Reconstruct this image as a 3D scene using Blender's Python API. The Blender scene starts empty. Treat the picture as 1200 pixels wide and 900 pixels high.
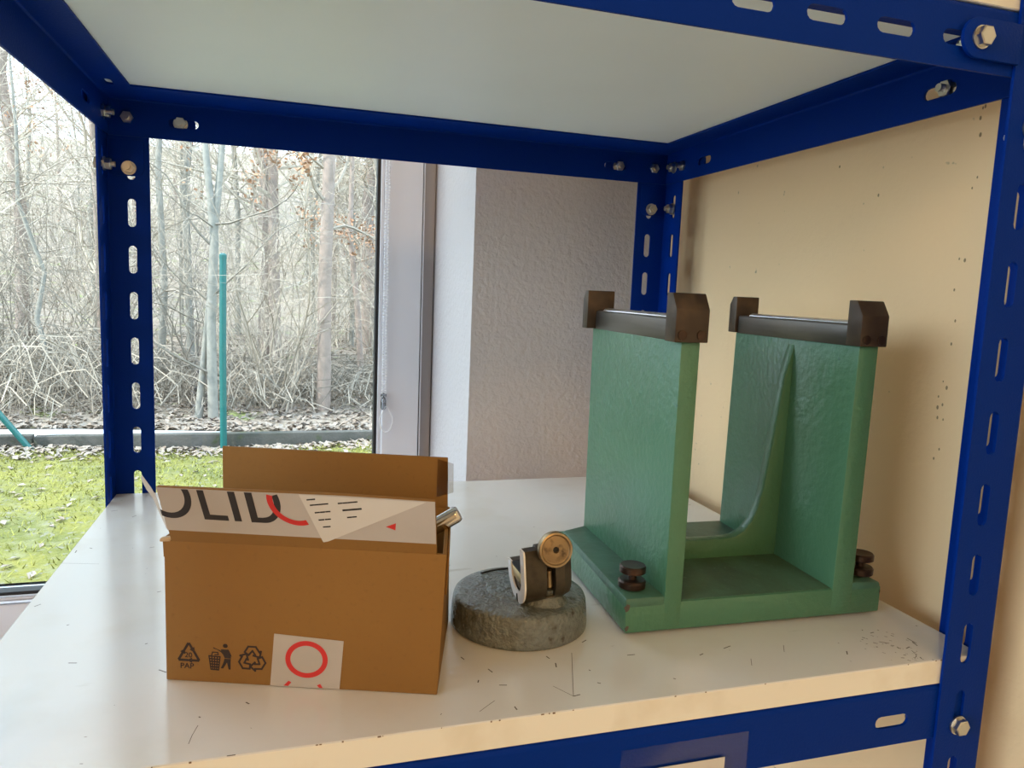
import bpy, bmesh, math, random
from mathutils import Vector, Matrix
from mathutils.geometry import tessellate_polygon
random.seed(7)
S = 0.001
scene = bpy.context.scene
COL = scene.collection
PI = math.pi

# ------------------------------------------------------------------ camera
cam_d = bpy.data.cameras.new('camera'); cam = bpy.data.objects.new('camera', cam_d); COL.objects.link(cam)
R_ = Vector((0.9561, -0.2903, 0.0405)); U_ = Vector((-0.0025, 0.1301, 0.9915)); F_ = Vector((0.2931, 0.948, -0.1237))
m = Matrix(((R_.x, U_.x, -F_.x, 0.18375), (R_.y, U_.y, -F_.y, -0.37653), (R_.z, U_.z, -F_.z, 0.24352), (0, 0, 0, 1)))
cam.matrix_world = m
cam_d.sensor_width = 36; cam_d.lens = 867.3 * 36 / 1200; cam_d.clip_start = 0.02; cam_d.clip_end = 200
scene.camera = cam

# ------------------------------------------------------------------ light and exposure
scene.view_settings.view_transform = 'Standard'; scene.view_settings.look = 'None'
scene.view_settings.gamma = 1; scene.view_settings.use_curve_mapping = False
scene.view_settings.exposure = 0.0
SKY = 8.4; SUN = 8.0; LAMP = 37.0; DAY = 66.0
world = bpy.data.worlds.new('world'); scene.world = world; world.use_nodes = True
wn = world.node_tree.nodes; wl = world.node_tree.links
bg = wn['Background']
tc = wn.new('ShaderNodeTexCoord'); sep = wn.new('ShaderNodeSeparateXYZ'); ramp = wn.new('ShaderNodeValToRGB')
wl.new(tc.outputs['Generated'], sep.inputs[0]); wl.new(sep.outputs['Z'], ramp.inputs['Fac'])
for p_, c_ in ((0.0, (0.28, 0.345, 0.40)), (0.35, (0.48, 0.60, 0.70)), (1.0, (0.73, 0.90, 1.05))):   # overcast: zenith about three times the horizon
    e_ = ramp.color_ramp.elements[0] if p_ == 0 else (ramp.color_ramp.elements[1] if p_ == 1 else ramp.color_ramp.elements.new(p_))
    e_.position = p_; e_.color = (*c_, 1)
wl.new(ramp.outputs['Color'], bg.inputs['Color']); bg.inputs['Strength'].default_value = SKY
sun_d = bpy.data.lights.new('sun', 'SUN'); sun_d.energy = SUN; sun_d.angle = 0.03; sun_d.color = (1, 0.95, 0.86)
sun = bpy.data.objects.new('sun', sun_d); COL.objects.link(sun)
sun.rotation_euler = Vector((0.78, 0.20, -0.62)).to_track_quat('-Z', 'Y').to_euler()
for i, (lx, ly) in enumerate([(0.0, -3.0), (-1.8, -3.0)]):
    ld = bpy.data.lights.new('ceiling_lamp', 'AREA'); ld.shape = 'RECTANGLE'; ld.size = 0.5; ld.size_y = 1.3
    ld.energy = LAMP; ld.color = (1, 0.60, 0.22)
    lo = bpy.data.objects.new('ceiling_lamp', ld); lo.location = (lx, ly, 1.84); COL.objects.link(lo)

# daylight entering through the window in the left wall
ld = bpy.data.lights.new('left_window_daylight', 'AREA'); ld.shape = 'RECTANGLE'; ld.size = 1.5; ld.size_y = 3.2; ld.energy = DAY; ld.color = (0.76, 0.91, 1)
lo = bpy.data.objects.new('left_window_daylight', ld); lo.location = (-4.03, -1.4, 0.95); lo.rotation_euler = (0, -PI/2, 0); COL.objects.link(lo)

# ------------------------------------------------------------------ materials
def mat(name, color, rough=0.6, metal=0.0, spec=0.5, noise=None, bump=None, coat=0.0):
    """noise=(scale, colour2, lo, hi[, detail]); bump=(scale, strength, distance)"""
    M = bpy.data.materials.new(name); M.use_nodes = True
    n = M.node_tree.nodes; l = M.node_tree.links; b = n['Principled BSDF']
    b.inputs['Base Color'].default_value = (*color, 1); b.inputs['Roughness'].default_value = rough
    b.inputs['Metallic'].default_value = metal; b.inputs['Specular IOR Level'].default_value = spec
    b.inputs['Coat Weight'].default_value = coat
    t = n.new('ShaderNodeTexCoord')
    if noise:
        layers = noise if isinstance(noise, list) else [noise]
        prev = None
        for la in layers:
            nz = n.new('ShaderNodeTexNoise'); nz.inputs['Scale'].default_value = la[0]
            nz.inputs['Detail'].default_value = la[4] if len(la) > 4 else 4
            if len(la) > 5:
                mp = n.new('ShaderNodeMapping'); mp.inputs['Scale'].default_value = la[5]
                mp.inputs['Rotation'].default_value = la[6] if len(la) > 6 else (0, 0, 0)
                l.new(t.outputs['Object'], mp.inputs[0]); l.new(mp.outputs[0], nz.inputs['Vector'])
            else:
                l.new(t.outputs['Object'], nz.inputs['Vector'])
            mr = n.new('ShaderNodeMapRange'); mr.inputs['From Min'].default_value = la[2]; mr.inputs['From Max'].default_value = la[3]
            l.new(nz.outputs['Fac'], mr.inputs['Value'])
            mx = n.new('ShaderNodeMix'); mx.data_type = 'RGBA'
            l.new(mr.outputs['Result'], mx.inputs['Factor'])
            if prev is None: mx.inputs[6].default_value = (*color, 1)
            else: l.new(prev, mx.inputs[6])
            mx.inputs[7].default_value = (*la[1], 1)
            prev = mx.outputs[2]
        l.new(prev, b.inputs['Base Color'])
    if bump:
        bs = bump if isinstance(bump, list) else [bump]
        pn = None
        for bb in bs:
            nz = n.new('ShaderNodeTexNoise'); nz.inputs['Scale'].default_value = bb[0]; nz.inputs['Detail'].default_value = 3
            l.new(t.outputs['Object'], nz.inputs['Vector'])
            bp = n.new('ShaderNodeBump'); bp.inputs['Strength'].default_value = bb[1]; bp.inputs['Distance'].default_value = bb[2]
            l.new(nz.outputs['Fac'], bp.inputs['Height'])
            if pn: l.new(pn, bp.inputs['Normal'])
            pn = bp.outputs['Normal']
        l.new(pn, b.inputs['Normal'])
    return M

M = {}
M['blue'] = mat('blue_powder_coat', (0.0003, 0.0235, 0.215), 0.48, spec=0.06, bump=(600, 0.4, 0.0006))
M['zinc'] = mat('zinc_plated_steel', (0.62, 0.60, 0.55), 0.28, metal=1.0)
M['laminate'] = mat('white_laminate', (0.73, 0.71, 0.68), 0.21, spec=1.0,
    noise=[(14, (0.66, 0.62, 0.55), 0.5, 0.85), (60, (0.52, 0.47, 0.40), 0.70, 0.82, 6, (0.25, 1, 1), (0, 0, 0.5)),
           (240, (0.3, 0.25, 0.2), 0.775, 0.80, 2, (0.35, 1, 1), (0, 0, 0.35))], bump=(30, 0.04, 0.002))
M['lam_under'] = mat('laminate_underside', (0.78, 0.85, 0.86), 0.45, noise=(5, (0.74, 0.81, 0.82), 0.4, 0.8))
M['edge'] = mat('board_edge_band', (0.80, 0.76, 0.66), 0.45, noise=(30, (0.70, 0.64, 0.52), 0.5, 0.8))
M['scuff'] = mat('scuff', (0.09, 0.07, 0.055), 0.8)
M['cream'] = mat('cream_wall_paint', (0.90, 0.665, 0.395), 0.9,
    noise=[(1.5, (0.85, 0.625, 0.37), 0.35, 0.7), (90, (0.42, 0.33, 0.22), 0.74, 0.80, 2)], bump=(140, 0.25, 0.002))
M['plaster'] = mat('white_rough_plaster', (0.60, 0.56, 0.56), 0.95, bump=[(130, 0.6, 0.0035), (320, 0.3, 0.0015)])
M['wall'] = mat('room_wall_paint', (0.44, 0.40, 0.33), 0.9)
M['floor'] = mat('room_floor', (0.22, 0.20, 0.18), 0.6)
M['pvc'] = mat('white_window_profile', (0.66, 0.66, 0.70), 0.35)
M['pvc_shaded'] = mat('shaded_frame_profile', (0.45, 0.42, 0.42), 0.5)  # shade of the recessed fixed frame put into its colour
M['gasket'] = mat('black_rubber_gasket', (0.01, 0.01, 0.012), 0.6)
M['green'] = mat('green_machine_enamel', (0.066, 0.178, 0.102), 0.36,
    noise=[(9, (0.075, 0.198, 0.115), 0.4, 0.75), (150, (0.045, 0.13, 0.09), 0.70, 0.78, 3)], bump=[(45, 0.22, 0.004), (170, 0.35, 0.0022)])
M['green_dirty'] = mat('dirty_green_enamel', (0.075, 0.16, 0.105), 0.5,
    noise=[(40, (0.05, 0.085, 0.05), 0.35, 0.7, 5, (1, 0.4, 1), (0, 0, 0.4)), (160, (0.12, 0.2, 0.15), 0.62, 0.75)], bump=(90, 0.35, 0.003))
M['green_flat'] = mat('green_machine_enamel_foot', (0.0612, 0.1584, 0.1116), 0.45,
    noise=(30, (0.0432, 0.1080, 0.0720), 0.45, 0.75), bump=(90, 0.3, 0.003))
M['rail'] = mat('dark_ground_steel', (0.16, 0.145, 0.135), 0.38, metal=0.8, noise=(60, (0.09, 0.08, 0.07), 0.4, 0.7, 4, (1, 0.1, 1)))
M['polished'] = mat('polished_steel', (0.95, 0.95, 0.96), 0.32, metal=1.0)
M['black_steel'] = mat('blackened_steel', (0.055, 0.038, 0.027), 0.45, metal=0.5, noise=(60, (0.10, 0.065, 0.04), 0.5, 0.8), bump=(200, 0.15, 0.001))
M['knob'] = mat('brown_black_screw', (0.05, 0.03, 0.022), 0.32, metal=0.7, noise=(80, (0.11, 0.06, 0.04), 0.5, 0.8))
M['hammer'] = mat('grey_hammertone', (0.165, 0.185, 0.185), 0.25, spec=0.6, coat=0.2,
    noise=[(160, (0.11, 0.12, 0.11), 0.45, 0.7, 4), (110, (0.05, 0.04, 0.028), 0.64, 0.72, 5)], bump=[(330, 0.6, 0.005)])
M['pad'] = mat('worn_grey_pad', (0.17, 0.19, 0.185), 0.38, noise=(120, (0.12, 0.135, 0.13), 0.45, 0.7), bump=(250, 0.8, 0.006))
M['clamp'] = mat('dark_bronze_clamp', (0.062, 0.05, 0.034), 0.36, metal=0.45, noise=(140, (0.03, 0.024, 0.018), 0.45, 0.75), bump=(220, 0.2, 0.001))
M['brass'] = mat('brass', (0.70, 0.50, 0.24), 0.35, metal=0.9, noise=(120, (0.5, 0.34, 0.16), 0.45, 0.7))
M['bronze'] = mat('worn_bronze', (0.42, 0.31, 0.18), 0.36, metal=0.9, noise=(120, (0.22, 0.15, 0.09), 0.5, 0.75))
M['white_face'] = mat('steel_painted_reflection', (0.90, 0.90, 0.92), 0.4)  # window reflection on the polished end face put in as plain white
M['kraft'] = mat('kraft_cardboard', (0.255, 0.122, 0.024), 0.85,
    noise=[(6, (0.23, 0.108, 0.021), 0.35, 0.7), (300, (0.21, 0.097, 0.019), 0.6, 0.85, 2)], bump=(260, 0.12, 0.001))
M['kraft_cut'] = mat('cardboard_cut_edge', (0.50, 0.36, 0.22), 0.9)
M['label'] = mat('pale_grey_label', (0.46, 0.41, 0.37), 0.6, noise=(18, (0.42, 0.375, 0.335), 0.4, 0.7))
M['label2'] = mat('white_paper_label', (0.60, 0.56, 0.51), 0.7)
M['ink'] = mat('black_ink', (0.022, 0.017, 0.017), 0.7)
M['brown_ink'] = mat('brown_black_print', (0.030, 0.016, 0.012), 0.8)
M['red'] = mat('red_ink', (0.55, 0.022, 0.018), 0.6)
M['chain'] = mat('white_plastic_beads', (0.8, 0.8, 0.82), 0.35)
M['chrome_rod'] = mat('polished_round_bar', (0.62, 0.58, 0.53), 0.10, metal=1.0)
M['curb'] = mat('mossy_concrete', (0.0576, 0.0556, 0.0506), 0.95, noise=[(5, (0.0382, 0.0402, 0.0331), 0.4, 0.65, 6), (9, (0.0348, 0.0453, 0.0174), 0.6, 0.75)], bump=(40, 0.4, 0.01))
M['post'] = mat('turquoise_post_coat', (0.0060, 0.0907, 0.0876), 0.4)
M['grass'] = mat('mossy_lawn', (0.125, 0.118, 0.016), 0.95,
    noise=[(2.2, (0.075, 0.082, 0.012), 0.4, 0.65, 6), (9, (0.12, 0.12, 0.045), 0.5, 0.68, 8), (26, (0.13, 0.125, 0.09), 0.58, 0.68, 6)], bump=(30, 0.6, 0.03))
M['blade'] = mat('grass_blades', (0.1890, 0.1890, 0.0297), 0.8)
M['duff'] = mat('forest_floor', (0.1626, 0.1313, 0.0992), 0.95, noise=[(6, (0.2172, 0.1808, 0.1496), 0.45, 0.65, 8), (3, (0.1496, 0.1721, 0.0540), 0.58, 0.7, 6)], bump=(30, 0.6, 0.03))
M['leaf'] = mat('fallen_leaves', (0.1712, 0.1318, 0.1021), 0.8, noise=(14, (0.2111, 0.1812, 0.1547), 0.4, 0.6))
M['rust_leaf'] = mat('withered_beech_leaves', (0.2864, 0.1432, 0.0748), 0.8, noise=(9, (0.3436, 0.2061, 0.1256), 0.4, 0.6))
M['bark_grey'] = mat('grey_bark', (0.2257, 0.2196, 0.1943), 0.9, noise=(14, (0.1690, 0.1690, 0.1508), 0.45, 0.65, 6), bump=(40, 0.4, 0.01))
M['bark_pink'] = mat('reddish_bark', (0.2522, 0.2005, 0.1718), 0.9, noise=(12, (0.2060, 0.1663, 0.1432), 0.45, 0.65, 6), bump=(40, 0.4, 0.01))
M['twig'] = mat('pale_twigs', (0.2725, 0.2345, 0.1894), 0.9)
M['twig2'] = mat('grey_brown_twigs', (0.1773, 0.1584, 0.1318), 0.9)
M['haze_twig'] = mat('haze_paled_twigs', (0.4370, 0.3850, 0.3125), 0.9)  # haze and glare put into the colour by paling the twigs
M['outer'] = mat('outer_render', (0.7, 0.68, 0.63), 0.9)

def glassy(name, tint, refl, rough=0.02):
    G = bpy.data.materials.new(name); G.use_nodes = True
    n = G.node_tree.nodes; l = G.node_tree.links; n.remove(n['Principled BSDF'])
    tr = n.new('ShaderNodeBsdfTransparent'); tr.inputs[0].default_value = (*tint, 1)
    gl = n.new('ShaderNodeBsdfGlossy'); gl.inputs['Roughness'].default_value = rough
    fr = n.new('ShaderNodeFresnel'); fr.inputs[0].default_value = 1.45
    mu = n.new('ShaderNodeMath'); mu.operation = 'MULTIPLY'; mu.inputs[1].default_value = refl
    mx = n.new('ShaderNodeMixShader')
    l.new(fr.outputs[0], mu.inputs[0]); l.new(mu.outputs[0], mx.inputs[0])
    l.new(tr.outputs[0], mx.inputs[1]); l.new(gl.outputs[0], mx.inputs[2])
    l.new(mx.outputs[0], n['Material Output'].inputs[0])
    return G
M['glass'] = glassy('window_glass', (0.96, 0.98, 0.98), 0.45)
M['tape'] = glassy('clear_tape', (0.86, 0.83, 0.80), 1.6, 0.2)
M['pocket'] = glassy('clear_plastic_pocket', (0.97, 0.97, 0.97), 0.08, 0.15)

# ------------------------------------------------------------------ object helpers
def empty(name, loc, rotz=0, label=None, cat=None, group=None):
    o = bpy.data.objects.new(name, None); COL.objects.link(o)
    o.location = loc; o.rotation_euler = (0, 0, rotz); o.empty_display_size = 0.02
    if label: o['label'] = label
    if cat: o['category'] = cat
    if group: o['group'] = group
    return o

def link(name, me, parent=None, material=None, label=None, cat=None, group=None, kind=None, loc=None):
    o = bpy.data.objects.new(name, me); COL.objects.link(o)
    if material: me.materials.append(material)
    if parent: o.parent = parent
    if loc: o.location = loc
    if label: o['label'] = label
    if cat: o['category'] = cat
    if group: o['group'] = group
    if kind: o['kind'] = kind
    return o

class MB:
    """collects geometry in millimetres"""
    def __init__(s): s.v = []; s.f = []; s.mi = []; s.cur = 0
    def add(s, vs, fs):
        b = len(s.v); s.v += [tuple(v) for v in vs]; s.f += [tuple(i + b for i in f) for f in fs]; s.mi += [s.cur] * len(fs)
        return s
    def box(s, x0, x1, y0, y1, z0, z1):
        return s.add([(x0,y0,z0),(x1,y0,z0),(x1,y1,z0),(x0,y1,z0),(x0,y0,z1),(x1,y0,z1),(x1,y1,z1),(x0,y1,z1)],
                     [(0,3,2,1),(4,5,6,7),(0,1,5,4),(1,2,6,5),(2,3,7,6),(3,0,4,7)])
    def hexa(s, p):  # eight corners ordered like box
        return s.add(p, [(0,3,2,1),(4,5,6,7),(0,1,5,4),(1,2,6,5),(2,3,7,6),(3,0,4,7)])
    def prism(s, loops, w0, w1, fn):
        """2-D outline (+holes) extruded from w0 to w1; fn maps (u,v,w) to xyz"""
        tris = tessellate_polygon([[Vector((a, b, 0)) for a, b in lp] for lp in loops])
        flat = [p for lp in loops for p in lp]; n = len(flat)
        vs = [fn(a, b, w0) for a, b in flat] + [fn(a, b, w1) for a, b in flat]
        fs = [tuple(t) for t in tris] + [tuple(i + n for i in reversed(t)) for t in tris]
        k = 0
        for lp in loops:
            c = len(lp)
            for i in range(c):
                a, b = k + i, k + (i + 1) % c
                fs.append((a, b, b + n, a + n))
            k += c
        return s.add(vs, fs)
    def lathe(s, prof, n=32, fn=lambda x, y, z: (x, y, z), cap=True):
        """profile [(r, h)] turned about the axis h"""
        vs = []
        for r, h in prof:
            for i in range(n):
                a = 2 * PI * i / n; vs.append(fn(r * math.cos(a), r * math.sin(a), h))
        fs = []
        for k in range(len(prof) - 1):
            for i in range(n):
                j = (i + 1) % n; fs.append((k*n+i, k*n+j, (k+1)*n+j, (k+1)*n+i))
        if cap:
            fs.append(tuple(reversed(range(n)))); fs.append(tuple(range((len(prof)-1)*n, len(prof)*n)))
        return s.add(vs, fs)
    def tube(s, pts, rad, sides=5):
        pts = [Vector(p) for p in pts]; n = len(pts); vs = []
        for i, p in enumerate(pts):
            d = (pts[min(i+1, n-1)] - pts[max(i-1, 0)])
            d = d.normalized() if d.length > 1e-9 else Vector((0, 0, 1))
            a = d.cross(Vector((0.31, 0.95, 0.03))); a = a.normalized() if a.length > 1e-4 else Vector((1, 0, 0))
            b = d.cross(a); r = rad[i] if isinstance(rad, (list, tuple)) else rad
            for k in range(sides):
                t = 2 * PI * k / sides; vs.append(p + a * (r * math.cos(t)) + b * (r * math.sin(t)))
        fs = [(i*sides+k, i*sides+(k+1) % sides, (i+1)*sides+(k+1) % sides, (i+1)*sides+k) for i in range(n-1) for k in range(sides)]
        fs += [tuple(reversed(range(sides))), tuple(range((n-1)*sides, n*sides))]
        return s.add(vs, fs)
    def mesh(s, name, mats, scale=S, smooth=False, bevel=0, seg=2, fix=True, angle=35):
        me = bpy.data.meshes.new(name)
        me.from_pydata([(x*scale, y*scale, z*scale) for x, y, z in s.v], [], s.f)
        for mm in (mats if isinstance(mats, list) else [mats]): me.materials.append(mm)
        if any(s.mi): me.polygons.foreach_set('material_index', s.mi)
        if fix or bevel:
            bm = bmesh.new(); bm.from_mesh(me)
            if bevel:
                bmesh.ops.remove_doubles(bm, verts=bm.verts, dist=1e-6)
            bmesh.ops.recalc_face_normals(bm, faces=bm.faces)
            if bevel:
                es = [e for e in bm.edges if len(e.link_faces) == 2 and e.calc_face_angle(0) > 0.5]
                bmesh.ops.bevel(bm, geom=es, offset=bevel*scale, segments=seg, affect='EDGES', profile=0.5, clamp_overlap=True)
            bm.to_mesh(me); bm.free()
        if smooth or bevel:
            me.polygons.foreach_set('use_smooth', [True] * len(me.polygons))
            me.set_sharp_from_angle(angle=math.radians(angle))
        me.update(); return me
    def obj(s, name, mats, parent=None, scale=S, smooth=False, bevel=0, seg=2, fix=True, angle=35, **kw):
        return link(name, s.mesh(name, mats, scale, smooth, bevel, seg, fix, angle), parent, **kw)

def structure(name, mb, m_, **kw): return mb.obj(name, m_, kind='structure', scale=1, **kw)
def stadium(cx, cy, ln, w, vertical=False, n=6):
    r = w / 2; h = ln / 2 - r; pts = []
    for i in range(n + 1):
        a = -PI/2 + PI*i/n; pts.append((cx + h + r*math.cos(a), cy + r*math.sin(a)))
    for i in range(n + 1):
        a = PI/2 + PI*i/n; pts.append((cx - h + r*math.cos(a), cy + r*math.sin(a)))
    if vertical: pts = [(cx + (y - cy), cy + (x - cx)) for x, y in pts]
    return pts
def rect(a, b, c, d): return [(a, c), (b, c), (b, d), (a, d)]

# ------------------------------------------------------------------ room shell (metres)
XR, YW, YF = 0.697, 0.600, 0.870       # right wall, back wall face, window frame face
ZF, ZC = -0.85, 1.90
structure('floor', MB().box(-4, XR, -4, YW, ZF-0.1, ZF), M['floor'])
structure('ceiling', MB().box(-4, XR, -4, YW, ZC, ZC+0.1), M['wall'])
structure('wall_right', MB().box(XR, XR+0.12, -4.1, YW+0.45, ZF-0.1, ZC+0.1), M['cream'])
wlb = MB()
for y0, y1, z0, z1 in ((-4.1, -3.05, ZF-0.1, ZC+0.1), (0.25, YW+0.45, ZF-0.1, ZC+0.1), (-3.05, 0.25, ZF-0.1, 0.18), (-3.05, 0.25, 1.72, ZC+0.1)): wlb.box(-4.12, -4, y0, y1, z0, z1)
structure('wall_left', wlb, M['wall'])
structure('wall_front', MB().box(-4, XR, -4.12, -4, ZF-0.1, ZC+0.1), M['wall'])
WX0, WX1, WZ0, WZ1 = -3.3, 0.4245, -0.335, 1.70
wb = MB()
wb.box(WX1, XR, YW, YW+0.40, ZF-0.3, ZC+0.1)
wb.box(-4, WX0, YW, YW+0.40, ZF-0.3, ZC+0.1)
wb.box(WX0, WX1, YW, YW+0.40, ZF-0.3, WZ0-0.03)
wb.box(WX0, WX1, YW, YW+0.40, WZ1, ZC+0.1)
structure('wall_back', wb, M['plaster'])
structure('trim_1', MB().box(WX0+0.001, WX1-0.001, YW-0.03, YF+0.03, WZ0-0.03, WZ0), M['pvc'])
mb = MB(); rc = random.Random(21)
for k in range(26):
    z = rc.uniform(120, 400) if k < 20 else rc.uniform(-120, 380); y = 85 + (383-z)*0.038 + rc.gauss(0, 2.0) if k < 20 else rc.uniform(60, 420)
    a = rc.uniform(0.5, 1.3)
    mb.lathe([(a*0.2, -0.5), (a, 0), (a*0.7, 0.25), (a*0.1, 0.3)], 7, lambda p, q, r_, y=y, z=z: (XR*1000 - r_, y + p, z + q*1.6))
mb.obj('plaster_chips', mat('chipped_plaster', (0.30, 0.22, 0.13), 0.9), bpy.data.objects['wall_right'], fix=False, kind='stuff')
# window: fixed frame, sash, beads, gaskets, pane
win = empty('window_1', (0, YF, WZ0)); win['kind'] = 'structure'
def ring(x0, x1, z0, z1, w, y0, y1):
    mb = MB()
    mb.box(x0, x1, y0, y1, z0, z0+w); mb.box(x0, x1, y0, y1, z1-w, z1)
    mb.box(x0, x0+w, y0, y1, z0+w, z1-w); mb.box(x1-w, x1, y0, y1, z0+w, z1-w); return mb
h = WZ1 - WZ0
ring(WX0, WX1-0.001, 0, h, 0.045, 0.0, 0.07).obj('frame', M['pvc_shaded'], win, scale=1, bevel=0.003)
ring(WX0+0.024, 0.400, 0.022, h-0.024, 0.062, -0.016, 0.055).obj('sash', M['pvc'], win, scale=1, bevel=0.004)
ring(WX0+0.086, 0.338, 0.084, h-0.086, 0.006, -0.006, 0.02).obj('glazing_bead', M['pvc'], win, scale=1, bevel=0.002)
ring(WX0+0.092, 0.332, 0.090, h-0.092, 0.005, 0.000, 0.02).obj('gasket', M['gasket'], win, scale=1)
MB().box(WX0+0.096, 0.328, 0.012, 0.016, 0.094, h-0.096).obj('pane', M['glass'], win, scale=1)

# ------------------------------------------------------------------ roller blind chain in front of the window
bc = empty('blind_chain', (0.340, YF-0.022, 0.0), 0, 'thin white bead chain of a roller blind hanging down the right window frame', 'blind chain')
mb = MB()
def beads(pts, r):
    for p in pts:
        mb.lathe([(0.05*r, -r), (0.8*r, -0.6*r), (r, 0), (0.8*r, 0.6*r), (0.05*r, r)], 5, lambda x, y, z, p=p: (x+p[0], y+p[1], z+p[2]))
for sx in (-2.6, 2.6): beads([(sx + 0.4*math.sin(k*0.2), 0, 62 + k*5.0) for k in range(300)], 1.75)
mb.obj('bead_string', M['chain'], bc, kind='stuff', fix=False)
mb = MB(); pts = []
for i in range(26):
    t = 2*PI*i/25 - PI/2 + PI; pts.append((5 + 11*math.cos(t)*(1 if math.sin(t) < 0 else 1-0.6*math.sin(t)), 0, 24 + 22*math.sin(t)))
mb.tube(pts, 1.0, 6); mb.obj('cord_loop', M['chain'], bc, smooth=True)
mb = MB(); mb.lathe([(2.5, 40), (4.5, 43), (4.5, 55), (3, 60)], 10); mb.lathe([(2, 60), (5, 62), (5, 66), (2, 68)], 10)
mb.obj('connector', glassy('clear_connector', (0.7, 0.72, 0.74), 1.5, 0.1), bc, smooth=True)

# ------------------------------------------------------------------ shelving rack (millimetres, z=0 is the shelf top)
W, D, H = 667.0, 528.0, 431.7
A, HB, Z0 = 43.0, 40.2, 361.4
rack = empty('shelving_rack', (0, 0, ZF), 0, 'blue powder-coated slotted-angle steel shelving rack with zinc bolts, by the window', 'shelving rack')
OZ = -ZF * 1000
def up(fn): return lambda u, v, w: tuple(a + b for a, b in zip(fn(u, v, w), (0, 0, OZ)))
def bolt(parent, x, y, z, axis, out, length=16, head=True, nut=True):
    """hex bolt through a flange; axis 'x' or 'y'; out = +1/-1 side of the head"""
    mb = MB(); s = out
    def fn(a, b, c): return (x + c*s, y + a, z + b + OZ) if axis == 'x' else (x + a, y + c*s, z + b + OZ)
    if head:
        mb.lathe([(7.0, 0.2), (7.0, 1.4)], 20, fn)
        mb.lathe([(6.1, 1.4), (6.1, 5.4), (5.2, 6.0)], 6, fn)
    mb.lathe([(3.0, -length), (3.0, 0.3)], 12, fn)
    if nut:
        mb.lathe([(7.4, -4.6), (7.4, -3.2)], 20, fn)
        mb.lathe([(6.0, -10.2), (6.4, -9.6), (6.4, -4.6)], 6, fn)
    return mb.obj('bolt', M['zinc'], parent, smooth=True, angle=25)
def post(cx, cy, sx, sy):
    """L post, outer corner at (cx,cy); flanges run towards sx and sy"""
    zs = [Z0 - 50*k for k in range(-6, 24)]
    zb, zt = -OZ, 760
    mb = MB(); r = 3.0
    loops = [rect(r, A, zb, zt)] + [stadium(24.8, z, 30, 8.2, True) for z in zs if zb+25 < z < zt-25]
    mb.prism(loops, 0, 2, up(lambda u, v, w: (cx + sx*u, cy + sy*w, v)))
    mb.prism(loops, 0, 2, up(lambda u, v, w: (cx + sx*w, cy + sy*u, v)))
    arc = [(r - r*math.cos(t*PI/8), r - r*math.sin(t*PI/8)) for t in range(5)] + [(r - (r-2)*math.cos(t*PI/8), r - (r-2)*math.sin(t*PI/8)) for t in range(4, -1, -1)]
    mb.prism([arc], zb, zt, up(lambda u, v, w: (cx + sx*u, cy + sy*v, w)))
    return mb.obj('post', M['blue'], rack, smooth=True, angle=30)
pBL = post(0, D, 1, -1); pBR = post(W, D, -1, -1); pFR = post(W, 0, -1, 1); pFL = post(0, 0, 1, 1)
for p_ in (pBL, pBR, pFR, pFL):
    MB().box(-2, 2, -2, 2, 0, 1)
def beam(side, ztop, hf, slots, flslots=()):
    """angle beam: hanging flange outside, horizontal flange on top running inwards"""
    mb = MB(); t = 2.0; r = 4.0; g = 2.3
    Lx0, Lx1 = (3, W-3) if side in 'fb' else (3, D-3)
    if side == 'f': f = lambda a, n, z: (a, g + n, z)
    if side == 'b': f = lambda a, n, z: (a, D - g - n, z)
    if side == 'l': f = lambda a, n, z: (g + n, a, z)
    if side == 'r': f = lambda a, n, z: (W - g - n, a, z)
    if side in 'lr': Lx0, Lx1 = 5, D-5
    mb.prism([rect(Lx0, Lx1, ztop-HB, ztop-r)] + [stadium(c, ztop-22.5, ln, 9) for c, ln in slots], 0, t, up(lambda u, v, w: f(u, w, v)))
    e0, e1 = (Lx0, Lx1) if side in 'lr' else (Lx0+36, Lx1-36)
    if side in 'fb': e0, e1 = Lx0, Lx1
    mb.prism([rect(e0, e1, r, hf)] + [stadium(c, hf*0.5, ln, 7) for c, ln in flslots], 0, t, up(lambda u, v, w: f(u, v, ztop - (w if side in 'lr' else w + 0.0))))
    arc = [(r - r*math.cos(k*PI/8), -r + r*math.sin(k*PI/8)) for k in range(5)] + [(r - (r-t)*math.cos(k*PI/8), -r + (r-t)*math.sin(k*PI/8)) for k in range(4, -1, -1)]
    mb.prism([arc], Lx0, Lx1, up(lambda u, v, w: f(w, u, ztop + v)))
    return mb.obj('beam', M['blue'], rack, smooth=True, angle=30)
front_slots = [(333.5 + 49.4*k, 28) for k in range(-5, 6)]
tF = beam('f', H, 44, front_slots)
tB = beam('b', H-0.1, 60, [(78, 30), (W-78, 30)])
tL = beam('l', H-0.2, 34, [(432, 30), (95, 30)], [(455, 22)])
tR = beam('r', H-0.2, 34, [(432, 30), (95, 30)], [(483, 18)])
lF = beam('f', -18.2, 34, [(585.6, 28), (W-585.6, 28)])
beam('b', -18.3, 60, [(78, 30), (W-78, 30)])
lL = beam('l', -18.4, 34, [(432, 30), (95, 30)])
lR = beam('r', -18.4, 34, [(432, 30), (95, 30)])
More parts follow.
